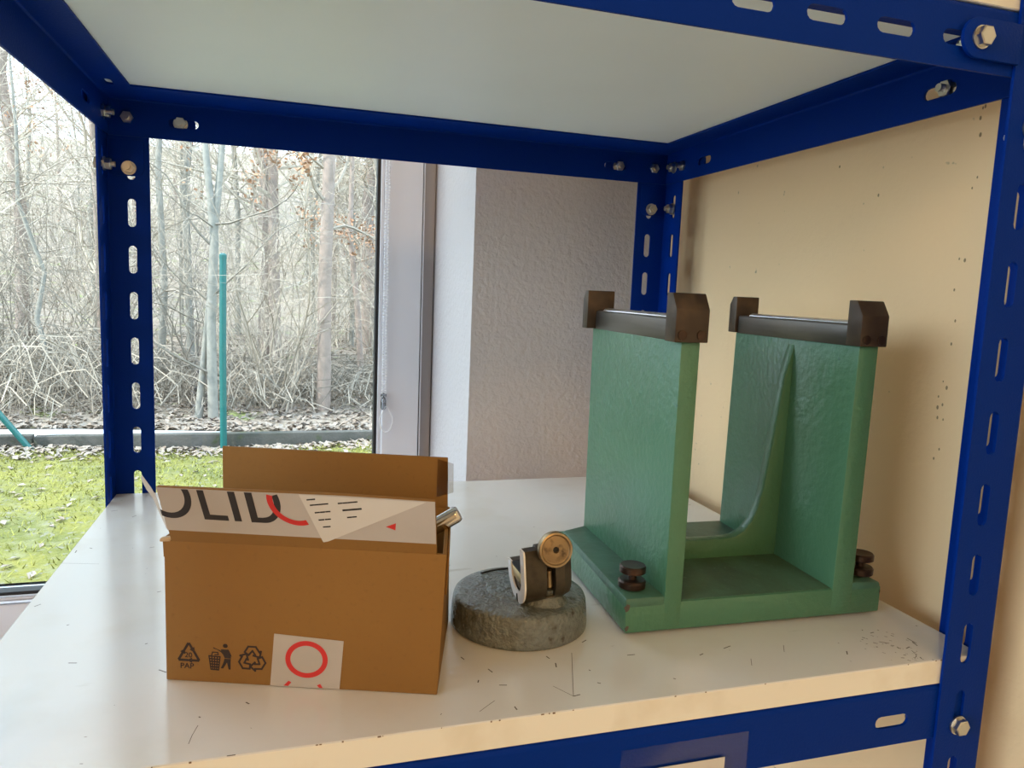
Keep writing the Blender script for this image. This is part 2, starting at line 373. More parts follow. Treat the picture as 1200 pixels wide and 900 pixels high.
# rounded corner tabs that lap over the beam ends, with their bolts
def tab(parent, side, at_left, zc=409.5):
    def path():
        L = 92; hh = 12
        p = []
        for i in range(9):
            a = PI/2 + PI*i/8*0 + (PI/2)*i/8; p.append((hh*1.0 + hh*math.cos(a), hh*math.sin(a)))
        for i in range(1, 9):
            a = PI + (PI/2)*i/8; p.append((hh + hh*math.cos(a), hh*math.sin(a)))
        p += [(L, -hh), (L, hh)]
        return p
    mb = MB(); q = path(); x0 = 577.5
    q = [(x0 + a - 0, b + zc) for a, b in q]
    q = [(min(a, W-43.4), b) for a, b in q]
    if side in 'lr': q = [(a - W + D, b) for a, b in q]
    full = W if side in 'fb' else D
    if at_left: q = [(full - a, b) for a, b in q]
    off = {'f': lambda u, v, w: (u, -w, v), 'b': lambda u, v, w: (u, D + w, v), 'l': lambda u, v, w: (-w, u, v), 'r': lambda u, v, w: (W + w, u, v)}[side]
    mb.prism([q], 0.05, 2.6, up(off))
    mb.obj('corner_tab', M['blue'], parent, bevel=0.8, seg=2)
tab(pFR, 'f', False); tab(pFL, 'f', True); tab(pBL, 'b', True); tab(pBR, 'b', False)
tab(pBL, 'l', False); tab(pFL, 'l', True); tab(pBR, 'r', False); tab(pFR, 'r', True)
bz = 409.5
for p_, sx, cx in ((pFR, 1, W), (pFL, -1, 0)):
    bolt(p_, 590.5 if sx > 0 else W-590.5, -2.6, bz, 'y', -1, 15)
    bolt(p_, cx - sx*24.8, -2.6, bz, 'y', -1, 15); bolt(p_, cx - sx*24.8, 0, Z0, 'y', -1, 14)
    bolt(p_, cx - sx*24.8, 0, -49.5, 'y', -1, 15)
    bolt(p_, cx, 24.8, Z0, 'x', sx, 14); bolt(p_, cx + sx*2.6, 89, bz, 'x', sx, 15)
for p_, sx, cx in ((pBR, 1, W), (pBL, -1, 0)):
    bolt(p_, 595 if sx > 0 else 74.5, D+2.6, bz, 'y', 1, 14)
    bolt(p_, cx - sx*22.5, D+2.6, bz+1, 'y', 1, 14); bolt(p_, cx - sx*23, D, Z0-3, 'y', 1, 14)
    bolt(p_, cx, D-24, bz+1, 'x', sx, 14); bolt(p_, cx, D-24, Z0-3, 'x', sx, 14)
    bolt(p_, cx + sx*2.6, 481 if sx > 0 else 497, bz, 'x', sx, 16)
# gusset plates behind the rear posts
for p_, sx, cx in ((pBL, 1, 0), (pBR, -1, W)):
    q = []
    for (u, v, rr) in ((5, 350, 1), (38, 350, 7), (38, 390, 1), (5, 390, 1)): q.append((cx + sx*u, v))
    q = [(cx+sx*5, 350), (cx+sx*31, 350), (cx+sx*35.5, 352), (cx+sx*38, 357), (cx+sx*38, 388), (cx+sx*5, 388)]
    MB().prism([q], 2.05, 3.2, up(lambda u, v, w: (u, D - w, v))).obj('gusset_plate', M['blue'], p_, bevel=0.4)
# label pocket on the lower front beam
pk = MB().box(380, 470, 0.9, 2.2, OZ-66+2, OZ-31).obj('label_pocket', M['pocket'], rack)
MB().box(390, 452.5, 0.5, 0.85, OZ-62, OZ-45.2).obj('paper_slip', M['label2'], pk)

# ------------------------------------------------------------------ shelf boards
def board(name, z0, x1, y1, mats, label):
    o = MB(); o.box(2.6, x1, 2.6, y1, 0, 18)
    o.mi = [1 if name == 'top' else 0, 0, 2, 2, 2, 2]
    return o.obj('shelf_board', mats, None, bevel=0.6, seg=1, fix=True, loc=(0, 0, z0*S), label=label, cat='shelf board')
low = board('low', -18, W-6, D-2.6, [M['laminate'], M['laminate'], M['edge']], 'white laminate shelf board with scratches and scuffs that carries the box, clamp and green stand')
MBt = board('top', H+0.05, W-2.6, D-2.6, [M['laminate'], M['lam_under'], M['edge']], 'upper shelf board seen from below, its plain grey-white underside framed by the blue beams')
# scratches and dirt on the lower board
mb = MB()
def scratch(pts, w):
    for (a, b) in zip(pts[:-1], pts[1:]):
        dx, dy = b[0]-a[0], b[1]-a[1]; L = math.hypot(dx, dy) or 1; nx, ny = -dy/L*w/2, dx/L*w/2
        z = 18.06
        mb.add([(a[0]-nx, a[1]-ny, z), (b[0]-nx, b[1]-ny, z), (b[0]+nx, b[1]+ny, z), (a[0]+nx, a[1]+ny, z)], [(0, 1, 2, 3)])
SCR = [[(344.4, 30.2), (352.6, 16.3)],[(352.6, 16.3), (371.8, 68.1)],[(292.6, 13.1), (297.9, 17.4), (304.5, 22.5)],[(311.8, 38.7), (316.5, 37.6)],[(384.5, 80.5), (389.0, 83.5)],[(424.0, 21.8), (425.1, 20.5)],[(408.0, 56.5), (413.7, 56.4)],[(356.0, 57.2), (354.6, 51.8)],[(310.2, 59.4), (311.8, 54.6)],[(352.6, 16.3), (357.4, 17.2)],[(314.1, 13.6), (314.5, 9.9)],[(299.6, 44.5), (300.8, 47.4)],[(374.4, 44.0), (375.0, 42.7)],[(594.9, 35.0), (596.4, 33.3)],[(614.4, 51.8), (614.6, 50.3)],[(626.2, 35.1), (626.5, 26.8)],[(625.5, 29.7), (623.8, 23.3)],[(613.9, 18.9), (611.3, 11.8), (605.9, 8.0)],[(605.1, 28.7), (606.6, 27.1)],[(607.4, 25.6), (607.2, 23.0)],[(602.5, 54.4), (602.0, 53.0)],[(617.1, 4.3), (617.9, 2.9)],[(611.7, 9.2), (610.8, 6.9)],[(565.5, 28.2), (562.4, 23.8)],[(600.4, 35.1), (606.0, 31.2)],[(612.2, 21.9), (616.9, 23.5)],[(650.8, 51.5), (650.9, 50.0)],[(604.7, 48.1), (608.4, 48.8)],[(53.5, 124.2), (58.5, 123.1)],[(8.0, 219.1), (11.3, 223.0)],[(16.2, 344.7), (18.9, 342.0)],[(35.1, 433.4), (38.1, 438.7)],[(88.7, 229.7), (91.5, 230.8)],[(94.7, 140.8), (96.1, 141.8)],[(7.4, 333.1), (7.2, 339.7)],[(1.6, 309.2), (33.0, 301.2)],[(10.7, 458.1), (16.7, 460.2)],[(38.4, 181.3), (39.7, 182.4)],[(66.5, 335.5), (70.4, 337.1)],[(138.4, 35.1), (136.4, 25.9), (135.5, 18.4)],[(162.3, 53.2), (164.3, 50.9)],[(137.9, 43.7), (138.9, 42.6)],[(155.5, -1.8), (159.7, -3.5)],[(108.6, 103.3), (113.6, 98.9)],[(296.5, 78.6), (297.9, 74.7)],[(373.4, 27.8), (375.1, 26.4)],[(353.0, 67.4), (354.1, 63.5)],[(490.3, 33.5), (485.2, 25.1)],[(526.0, 45.9), (519.9, 36.9)],[(457.7, 45.6), (461.4, 47.2)],[(479.9, 50.7), (487.0, 53.1)],]
for q in SCR:
    L = sum(math.dist(a, b) for a, b in zip(q[:-1], q[1:]))
    scratch([(x, max(y, 3.2)) for x, y in q], 0.35 if L > 9 else 0.8)
for k in range(45):
    x, y = random.gauss(600, 16), random.uniform(6, 48); a = random.uniform(0.2, 1.2); l_ = random.uniform(0.5, 2.6)
    scratch([(x, y), (min(x + l_*math.cos(a), 655), y - min(l_*math.sin(a), y-4))], random.uniform(0.3, 0.9))
for k in range(26):
    x, y = random.uniform(10, 600), random.uniform(6, 500); a = random.uniform(0, 3); l_ = random.uniform(0.5, 2.2)
    scratch([(x, y), (x + l_*math.cos(a), y + l_*math.sin(a))], random.uniform(0.2, 0.6))
mb.obj('scuff_marks', M['scuff'], low, fix=False, kind='stuff')
mb = MB()
for k in range(26):
    x = random.uniform(20, 640); w_ = random.uniform(0.4, 2.2)
    mb.box(x, x+w_, 2.5, 2.65, 17.5 - random.random()*0.5, 18.03)
mb.obj('edge_chips', mat('edge_chip_brown', (0.16, 0.10, 0.06), 0.9), low, fix=False, kind='stuff')

# ------------------------------------------------------------------ green balancing stand
GA = math.radians(-1.74)
gs = empty('balancing_stand', (0.4179, 0.0813, 0), GA, 'heavy green enamelled cast-iron stand with two uprights topped by dark steel rails', 'machine stand')
BW, BD = 219.0, 167.0
# base casting: slab with two raised feet, the low floor between the uprights is a darker face
mb = MB()
mb.hexa([(0,0,2.5),(BW,0,2.5),(BW-3,BD,2.5),(5,BD,2.5),(-1,0,24),(BW,0,24),(BW-3,BD,24),(5,BD,24)])
base = mb.obj('base', M['green'], gs, bevel=1.6, seg=2)
for q in ([(-1,0,20),(31,0,20),(31,BD-3,20),(5,BD-14,20),(-1,0,29),(31,0,29),(31,BD-1,29),(5,BD-13,29)],
          [(186,0,20),(BW,0,20),(BW-3,BD-6,20),(186,BD,20),(186,0,29),(BW-1,0,27),(BW-4,BD-6,28),(186,BD,29)]):
    mb = MB(); mb.hexa(q); mb.obj('foot', M['green_flat'], base, bevel=2.2, seg=2)
mb = MB(); mb.hexa([(42,3,22),(174,3,22),(174,BD,22),(42,BD,22),(42,2,24.5),(174,2,24.5),(174,BD,26.5),(42,BD,27)])
mb.obj('floor_face', M['green_dirty'], base, bevel=0.8)
for q0, q1 in ((15, 50), (165, 205)): MB().box(q0, q1, 10, 150, 0, 3).obj('foot_pad', M['black_steel'], base)
# uprights, gridded so that the enamel can be slightly uneven
def upright(x0, x1, xt0, xt1):
    mb = MB(); mb.hexa([(x0,-0.12,5),(x1,-0.12,5),(x1,BD-1,5),(x0,BD-1,5),(xt0,-0.12,213.6),(xt1,-0.12,213.6),(xt1,BD+1,213.6),(xt0,BD+1,213.6)])
    return mb.obj('upright', M['green'], gs, bevel=0.9, seg=2)
upright(29.6, 43.5, 28.9, 43.6); upright(172.8, 191.8, 176.4, 193.3)
# cross web: U-shaped rib between the uprights
prof = [(173.6, 210), (169, 182), (162.5, 124), (157.5, 85), (154, 69), (149, 56.5), (142, 47.5), (134, 43), (122, 41.5)]
left = [(216.4 - x - 0.2, z) for x, z in prof]
loop = [(42, 20)] + [(x, z) for x, z in left] + [(x, z) for x, z in reversed(prof)] + [(176.6, 20)]
loop[0] = (42.6, 20); loop = [(max(x, 42.6), z) for x, z in loop]
loop = [p if not (p[0] > 173 and p[1] > 200) else (176.5, p[1]) for p in loop]
MB().prism([loop], 76, 87, lambda u, v, w: (u, w, v)).obj('cross_web', M['green'], gs, bevel=2.0, seg=2)
# scraped welding-like lump lines along joints
for x0, x1 in ((29.6, 43.5), (174.5, 193.2)):
    xc = (x0 + x1)/2; hw = 7.2 if x0 < 100 else 9.0
    mb = MB()
    pr = [(xc-hw, 213.2), (xc+hw, 213.2), (xc+hw, 228.5), (xc+hw-1.2, 230), (xc-hw+1.2, 230), (xc-hw, 228.5)]
    mb.prism([pr], 8, BD-4, lambda u, v, w: (u, w, v))
    rl = mb.obj('rail', M['rail'], gs, bevel=0.35)
    mb = MB(); tr_ = [(xc-0.4 + 4.8*math.cos(PI*q/12), 229.8 + 2.6*math.sin(PI*q/12)) for q in range(13)]
    mb.prism([tr_], 12, BD-16, lambda u, v, w: (u, w, v))
    mb.obj('polished_track', M['polished'], rl, smooth=True)
    bx0, bx1 = (21.3, 47.0) if x0 < 100 else (175.8-1.5, 196.3)
    if x0 > 100: bx0, bx1 = 172.5, 196.5
    for fr_ in (True, False):
        y0, y1, yc = (-4.5, 11, 2.5) if fr_ else (BD+9, BD-3, BD+4)
        pr = [(y0, 213.6), (y1, 213.6), (y1, 247.5), (yc, 247.5), (y0, 236.5)]
        if not fr_: pr = [(y0, 213.6), (y0, 240), (yc, 247.5), (y1, 247.5), (y1, 213.6)]
        mb = MB(); mb.prism([pr], bx0, bx1, lambda u, v, w: (w, u, v))
        eb = mb.obj('end_stop', M['black_steel'], gs, bevel=0.7)
        if fr_:
            for sxp in (bx0 + 5.5, bx1 - 5.5):
                mb = MB(); mb.lathe([(3.4, 0.0), (3.4, 0.7), (2.6, 0.9)], 18, lambda a, b, c, sxp=sxp, y0=y0: (sxp + a, y0 - c, 218.6 + b))
                sc = mb.obj('screw', M['knob'], eb, smooth=True)
def spool(x, y):
    mb = MB()
    mb.lathe([(9.2, 29.6), (10.2, 30.4), (10.4, 34.6), (9.4, 35.8), (3.2, 36.2), (3.0, 40.6), (8.6, 41.0), (9.9, 41.8), (9.9, 45.8), (9.0, 46.8), (5.0, 46.5)], 36, lambda a, b, c: (x + a, y + b, c))
    mb.obj('levelling_screw', M['knob'], gs, smooth=True, angle=40)
spool(12, 19); spool(209, 14)
for (x, z, a, b) in ((0.8, 22.0, 2.3, 3.0), (1.3, 6.5, 1.6, 2.2), (217.8, 19, 0.6, 2)):
    mb = MB(); mb.lathe([(0.2, -0.9), (0.8, -0.5), (1, 0), (0.8, 0.5), (0.2, 0.9)], 9, lambda p, q, r, x=x, z=z, a=a, b=b: (x + p*a*(1+0.3*math.sin(q*5)), 0.15 + r*0.5, z + q*b + p*0.8))
    mb.obj('paint_chip', M['scuff'], gs, smooth=True)

# ------------------------------------------------------------------ round clamp base beside the stand
cb = empty('clamp_base', (0.3512, 0.1250, 0), 0, 'round grey hammertone iron base with a small dark clamp and bronze thumbscrew', 'clamp stand')
mb = MB()
mb.lathe([(49.4, 0), (50.6, 0.8), (50.8, 4), (50.1, 14), (49.2, 20), (48.3, 22.2), (46.6, 23.3), (44, 23.8), (36, 24.6), (25.5, 25.2)], 96, cap=True)
mb.obj('base', M['hammer'], cb, smooth=True, angle=60)
mb = MB(); mb.lathe([(25.5, 25.0), (24.6, 25.8), (23, 26.1), (16, 26.2), (12, 26.9)], 64)
mb.obj('raised_pad', M['pad'], cb, smooth=True, angle=60)
mb = MB(); mb.tube([(39.5*math.cos(t), 39.5*math.sin(t), 24.7) for t in [math.radians(d) for d in range(82, 124, 4)]], 0.7, 6)
mb.obj('slit', M['gasket'], cb, smooth=True)
# neck under the clamp (local mm from the base centre)
NX, NY = 11.5, -22.0
mb = MB(); mb.lathe([(17.5, 23.6), (15.5, 25.6), (13.2, 28), (12.4, 32), (13.5, 36)], 40, lambda a, b, c: (NX + a*1.05, NY + b*0.95, c))
mb.obj('neck', M['hammer'], cb, smooth=True, angle=60)
XL, XR2, CY, CZ, RO = -9.0, 26.0, -22.0, 46.0, 20.0
def arc_pts(r, a0, a1, n): return [(CY + r*math.cos(a0 + (a1-a0)*i/n), CZ + r*math.sin(a0 + (a1-a0)*i/n)) for i in range(n+1)]
rad = math.radians
# U profile: near arm (low y) taller than the far arm
outer = [(CY-RO+1.0, 69.5), (CY-RO, 67)] + arc_pts(RO, rad(180), rad(360), 28) + [(CY+RO, 51), (CY+RO-1, 52)]
inner = [(CY+11.5, 52)] + arc_pts(11.5, rad(0), rad(-180), 20)[0:] + [(CY-11.5, 69.5)]
U = outer + inner
full = [(CY-RO+1.0, 69.5), (CY-RO, 67)] + arc_pts(RO, rad(180), rad(400), 34) + [(CY+9, 60.5), (CY-4, 65), (CY-7, 69.5)]
mb = MB(); fx = lambda u, v, w: (w, u, v)
mb.prism([U], XL+0.8, 2, fx)
notch = [p for p in full if not (p[0] < CY-9 and 33 < p[1] < 60)]
notch = [(CY-RO+1.0, 69.5), (CY-RO, 67), (CY-RO, 58), (CY-10, 58), (CY-10, 32), (CY-15.2, 32)] + arc_pts(RO, rad(222), rad(400), 26) + [(CY+9, 60.5), (CY-4, 65), (CY-7, 69.5)]
mb.prism([full], 2, 7, fx); mb.prism([notch], 7, 13.5, fx); mb.prism([full], 13.5, 20, fx)
shr = [((p[0]-CY)*0.86 + CY, (p[1]-CZ)*0.90 + CZ) for p in full]
n_ = len(full)
vs = [fx(u, v, 20) for u, v in full] + [fx(u, v, XR2) for u, v in shr]
mb.add(vs, [(i, (i+1) % n_, (i+1) % n_ + n_, i + n_) for i in range(n_)] + [tuple(range(n_, 2*n_))])
cl = mb.obj('clamp_body', M['clamp'], cb, smooth=True, angle=32)
slitv = (CY-RO*0, CZ)
face = MB(); face.prism([U], XL-0.4, XL+0.8, fx); face.obj('end_face', M['white_face'], cl, smooth=True, angle=30)
MB().prism([[(CY-2.2, CZ-20.1), (CY+1.2, CZ-20.1), (CY-0.2, CZ-13.5), (CY-1.2, CZ-13.5)]], XL-0.9, XL-0.45, fx).obj('groove', M['gasket'], cl)
MB().box(XL+0.1, 1.9, CY-11.3, CY+11.3, 42.0, 50).obj('brass_block', M['brass'], cl, bevel=0.5)
MB().box(XL+1.2, 1.9, CY-9.6, CY+9.6, 36.0, 41.9).obj('jaw_insert', M['clamp'], cl, bevel=0.4)
MB().box(XL+0.3, 1.9, CY-9.5, CY+11.3, 50.05, 51.8).obj('jaw_pad', M['gasket'], cl)
mb = MB(); mb.lathe([(2.3, 40), (2.3, 52)], 14, lambda a, b, c: (10.2 + a, CY-14.5 + b, c)); mb.obj('pin', M['bronze'], cl, smooth=True)
mb = MB()
kx, kz = 12.6, 69.0
tilt = rad(10)
def kf(a, b, c):  # axis towards the camera, slightly raised
    return (kx + a - 0.10*c, CY - 14 - c*math.cos(tilt) + b*math.sin(tilt)*1.0, kz + b*math.cos(tilt) + c*math.sin(tilt))
mb.lathe([(6, -2), (6, 5), (9.6, 6), (11.6, 8), (12.2, 10), (12.2, 14), (11.6, 15.6), (10.4, 15.9), (9.5, 14.6), (9.0, 14.4)], 48, kf, cap=False)
kb = mb.obj('thumbscrew', M['bronze'], cl, smooth=True, angle=30)
mb = MB(); mb.lathe([(9.3, 14.45), (6.0, 14.9), (4.2, 15.3), (3.2, 15.2), (2.2, 15.2), (2.0, 13.2), (0.01, 13.0)], 40, kf, cap=False)
mb.obj('thumbscrew_face', mat('worn_bronze_face', (0.30, 0.21, 0.12), 0.42, metal=0.8, noise=(200, (0.12, 0.08, 0.05), 0.5, 0.7)), kb, smooth=True, angle=30)
mb = MB(); mb.lathe([(1.9, 13.4), (0.01, 13.4)], 16, kf, cap=False); mb.obj('centre_hole', M['gasket'], kb)
pv = Vector((9, CY, 34)) * S
cl.matrix_basis = Matrix.Translation(pv) @ Matrix.Rotation(rad(-5), 4, 'Y') @ Matrix.Translation(-pv)

# ------------------------------------------------------------------ cardboard box
BA = math.radians(-18.85)
bx = empty('cardboard_box', (0.1149, 0.0893, 0), BA, 'open brown cardboard box with recycling symbols and a red ring sticker', 'cardboard box')
BXW, BXD, BXH = 165.8, 100.0, 88.5
def wallp(pts_bottom, pts_top):  # helper: two bottom + two top corner points with thickness along the normal
    pass
SK = -7.0   # the rear edge sits a little to the left
P0, P1, P2, P3 = (0, 0), (BXW, 0), (BXW + SK + 2, BXD), (SK, BXD)
T0, T1, T2, T3 = (0, 0), (BXW + 3.5, -0.5), (BXW + SK + 0.5, BXD), (SK, BXD)
def inset(p, dx, dy): return (p[0] + dx, p[1] + dy)
t = 2.6; mb = MB()
def panel(a, b, ta, tb, nx, ny, zt):
    mb.hexa([(a[0], a[1], 0.2), (b[0], b[1], 0.2), (b[0]+nx, b[1]+ny, 0.2), (a[0]+nx, a[1]+ny, 0.2),
             (ta[0], ta[1], zt), (tb[0], tb[1], zt), (tb[0]+nx, tb[1]+ny, zt), (ta[0]+nx, ta[1]+ny, zt)])
panel(P0, P1, T0, T1, 0, t, BXH); panel(P3, P2, T3, T2, 0, -t, BXH - 1)
panel(inset(P1, -0.1, t), inset(P2, -0.1, -t), inset(T1, -0.1, t), inset(T2, -0.1, -t), -t, 0, BXH)
panel(inset(P0, 0.1, t), inset(P3, 0.1, -t), inset(T0, 0.1, t), inset(T3, 0.1, -t), t, 0, BXH)
mb.hexa([(1,1,0.2),(BXW-1,1,0.2),(BXW+SK-1,BXD-1,0.2),(SK+1,BXD-1,0.2),(1,1,2.8),(BXW-1,1,2.8),(BXW+SK-1,BXD-1,2.8),(SK+1,BXD-1,2.8)])
mb.obj('body', M['kraft'], bx, bevel=0.6, seg=2)
# front flap leans out towards the viewer; FV(u,v,w): along the hinge, up the flap, out of its face
FL_Y, FL_Z = -12.0, 36.3
FLn = math.hypot(FL_Y, FL_Z); fd = (FL_Y/FLn, FL_Z/FLn)
def FV(u, v, w):
    return (u, fd[0]*v - fd[1]*w, BXH - 0.6 + fd[1]*v + fd[0]*w)
FH = FLn
mb = MB(); mb.prism([[(4.5, 0), (163.2, 0), (163.0, FH-0.6), (110, FH+0.6), (60, FH+0.2), (2.2, FH)]], 0, -t, FV)
mb.obj('front_flap', M['kraft'], bx, bevel=0.5)
mb = MB(); mb.prism([[(SK+1, 0), (BXW+SK-1.0, 0), (BXW+SK-2.0, 36.8), (SK+0.5, 37.5)]], 0, t, lambda u, v, w: (u, BXD - t + w + v*0.02, BXH - 1.5 + v))
mb.obj('back_flap', M['kraft'], bx, bevel=0.5)
mb = MB(); mb.prism([[(6, 0), (BXD-6, 0), (BXD-8, 30), (8, 28)]], 0, t, lambda u, v, w: (BXW + 3.7 - 0.10*u - 0.036*v + w*0.5, u, BXH - 0.5 - v))
mb.obj('right_flap', M['kraft'], bx, bevel=0.5)
mb = MB(); mb.prism([[(1.5, 0), (BXD-6, 0), (BXD-8, 32), (2.5, 12)]], 0, t, lambda u, v, w: (-0.07*u - 0.5*w - 0.3, u, BXH + 0.5 - v))
mb.obj('left_flap', M['kraft'], bx, bevel=0.5)
mb = MB(); mb.hexa([(-2.6,-0.6,87.4),(4,-0.8,88),(4,2.8,88),(-2.6,2.8,87),(-2.2,-0.6,89.6),(5,-0.9,91.2),(5,2.6,91.2),(-2.0,2.4,90)])
mb.obj('torn_corner', M['kraft_cut'], bx, bevel=0.7)
# clear tape end on the rear flap and down the right side
MB().prism([[(BXW+SK-9, 36), (BXW+SK+2.5, 33), (BXW+SK+3, 12), (BXW+SK-9, 8)]], 0, 0.15, lambda u, v, w: (u, BXD - t - 0.25 - w, BXH - 1.5 + v)).obj('clear_tape', M['tape'], bx)

UMIN = -99
def text_mesh(txt, size, fn, w, clip_top=None, bold=0.0, sx=1.0):
    """flat lettering as geometry, placed through fn(u,v,w) in millimetres"""
    cu = bpy.data.curves.new('lettering', 'FONT'); cu.body = txt; cu.size = size; cu.offset = bold; cu.resolution_u = 4
    tmp = bpy.data.objects.new('lettering', cu); COL.objects.link(tmp)
    dg = bpy.context.evaluated_depsgraph_get(); me = bpy.data.meshes.new_from_object(tmp.evaluated_get(dg))
    bpy.data.objects.remove(tmp); bpy.data.curves.remove(cu)
    bm = bmesh.new(); bm.from_mesh(me)
    for v in bm.verts: v.co.x *= sx
    if clip_top is not None:
        bmesh.ops.bisect_plane(bm, geom=bm.verts[:]+bm.edges[:]+bm.faces[:], plane_co=(0, clip_top, 0), plane_no=(0, 1, 0), clear_outer=True)
    for v in bm.verts: v.co = Vector(fn(v.co.x, v.co.y, w)) * S
    bm.to_mesh(me); bm.free(); return me
def poly(mb, pts, fn, w):
    if max(p[0] for p in pts) <= UMIN: return
    pts = [(max(p[0], UMIN), p[1]) for p in pts]
    mb.add([fn(u, v, w) for u, v in pts], [tuple(range(len(pts)))])
def stroke(mb, pts, wd, fn, w, closed=False):
    if closed: pts = pts + [pts[0]]
    for a, b in zip(pts[:-1], pts[1:]):
        dx, dy = b[0]-a[0], b[1]-a[1]; L = math.hypot(dx, dy)
        if L < 1e-6: continue
        ex, ey = dx/L*wd/2, dy/L*wd/2
        poly(mb, [(a[0]-ex*0.8+ey, a[1]-ey*0.8-ex), (b[0]+ex*0.8+ey, b[1]+ey*0.8-ex), (b[0]+ex*0.8-ey, b[1]+ey*0.8+ex), (a[0]-ex*0.8-ey, a[1]-ey*0.8+ex)], fn, w)
        w += 0.004
def clip_quad(pts, vmax): return pts

# label on the front flap
lab = MB(); lab.prism([[(3.9, 8.6), (163.1, 8.2), (162.9, FH-0.7), (110, FH+0.4), (60, FH), (2.3, FH-0.1)]], 0.05, 0.35, FV)
lb = lab.obj('flap_label', M['label'], bx)
lab = MB()
cv = [(3.4, 9), (2.2, 18), (1.2, 26), (0.6, 32), (-1.6, 38.5), (-5.2, 46.5)]
vsL = []
for i, (u, v) in enumerate(cv):
    vsL += [FV(u - 0.4 - 0.75*i + (2.2 if i == 5 else 0), v - 0.9*i, -0.4 - 0.4*i), FV(u + 1.0, v, 0.45)]
lab.add(vsL, [(2*i, 2*i+1, 2*i+3, 2*i+2) for i in range(len(cv)-1)])
lab.obj('label_edge', M['label2'], bx, fix=False)
FT = FH - 0.35
def arc2(cx, cy, rx, ry, a0, a1, n=24): return [(cx + rx*math.cos(rad(a0 + (a1-a0)*i/n)), cy + ry*math.sin(rad(a0 + (a1-a0)*i/n))) for i in range(n+1)]
mb = MB()
def band(mb, cx, cy, rx, ry, wd, a0, a1, fn, w, vmax, n=40):
    o = arc2(cx, cy, rx, ry, a0, a1, n); i_ = arc2(cx, cy, rx-wd, ry-wd, a0, a1, n)
    for k in range(n):
        q = [o[k], o[k+1], i_[k+1], i_[k]]
        if max(p[1] for p in q) <= vmax: poly(mb, q, fn, w)
        elif min(p[1] for p in q) < vmax: poly(mb, [(p[0], min(p[1], vmax)) for p in q], fn, w)
W1 = 0.42
def SV(u, v, w): return FV(u - 0.10*(v - 18), v, w)
UMIN = 2.6
band(mb, 8.6, 33.6, 14.6, 16.2, 3.9, 203, 360, SV, W1, FT)
band(mb, 8.6, 33.6, 14.6, 16.2, 3.9, 0, 30, SV, W1, FT)
UMIN = -99
poly(mb, [(27.6, 17.6), (42.0, 17.4), (42.0, 21.0), (31.6, 21.2), (31.6, FT), (27.6, FT)], SV, W1)
poly(mb, [(45.4, 17.4), (49.6, 17.4), (49.6, FT), (45.4, FT)], SV, W1)
poly(mb, [(55.2, 17.2), (59.6, 17.2), (59.6, FT), (55.2, FT)], SV, W1)
poly(mb, [(59.4, 17.2), (63, 17.2), (63, 20.8), (59.4, 20.8)], SV, W1)
band(mb, 63, 32.4, 12.0, 15.2, 3.8, 270, 380, SV, W1, FT)
mb.obj('lettering', M['ink'], lb, fix=False)
mb = MB()
band(mb, 83.5, 33.0, 16.0, 16.4, 3.4, 165, 290, SV, W1+0.05, FT)
mb.obj('red_mark', M['red'], lb, fix=False); mb = MB()
poly(mb, [(134.0, 18.8), (139.5, 16.6), (140.0, 21.6)], FV, W1)
mb.obj('red_mark', M['red'], lb, fix=False)
rl_ = MB(); rl_.prism([[(85.0, FH+0.1), (158.0, FH-0.9), (99.5, 6.4), (96.5, 5.6)]], 0.45, 0.68, FV)
rlo = rl_.obj('address_label', M['label2'], bx)
mb = MB()
rows = [(89.6, 94.6, 3.2), (91.2, 102, 6.8), (93.6, 103, 11.8), (95.4, 103, 16.8), (97.6, 102, 21.6), (107.5, 119, 4.6), (110, 121, 9.2), (112.2, 118, 14.0)]
for k, (u0, u1, dv_) in enumerate(rows):
    n_ = max(2, int((u1-u0)/2.6)); st_ = (u1-u0)/n_
    for q in range(n_):
        a = u0 + q*st_; v0 = FH - dv_ + 0.16*(a-u0)
        stroke(mb, [(a, v0), (a + st_*0.72, v0 + 0.16*st_*0.72)], 1.25 if k == 6 else 0.95, FV, 0.74)
mb.obj('small_print', M['ink'], rlo, fix=False)

# print and sticker on the front panel
FP = lambda u, v, w: (u + 0.02*v*u/BXW, -w - 0.006*v*u/BXW, v)
def symbol(build):
    mb = MB(); build(mb); return mb.obj('printed_symbol', M['brown_ink'], bx, fix=False)
Wp = 0.16
def sym_pap(mb):
    cx, cy = 14.2, 17.6
    A1, A2, A3 = (cx, cy+7.4), (cx-6.4, cy-3.8), (cx+6.4, cy-3.8)
    def lerp(a, b, t): return (a[0]+(b[0]-a[0])*t, a[1]+(b[1]-a[1])*t)
    stroke(mb, [lerp(A1, A2, 0.36), lerp(A1, A2, 0.07), lerp(A1, A3, 0.07), lerp(A1, A3, 0.34)], 1.5, FP, Wp)
    stroke(mb, [lerp(A1, A2, 0.55), lerp(A1, A2, 0.94), lerp(A2, A3, 0.06), lerp(A2, A3, 0.42)], 1.5, FP, Wp)
    stroke(mb, [lerp(A1, A3, 0.52), lerp(A1, A3, 0.94), lerp(A3, A2, 0.06), lerp(A3, A2, 0.40)], 1.5, FP, Wp)
    for (p, d) in ((lerp(A1, A3, 0.40), 300), (lerp(A1, A2, 0.5), 60), (lerp(A2, A3, 0.56), 180)):
        poly(mb, [(p[0]+2.1*math.cos(rad(d+q)), p[1]+2.1*math.sin(rad(d+q))) for q in (0, 125, 235)], FP, Wp+0.02)
symbol(sym_pap)
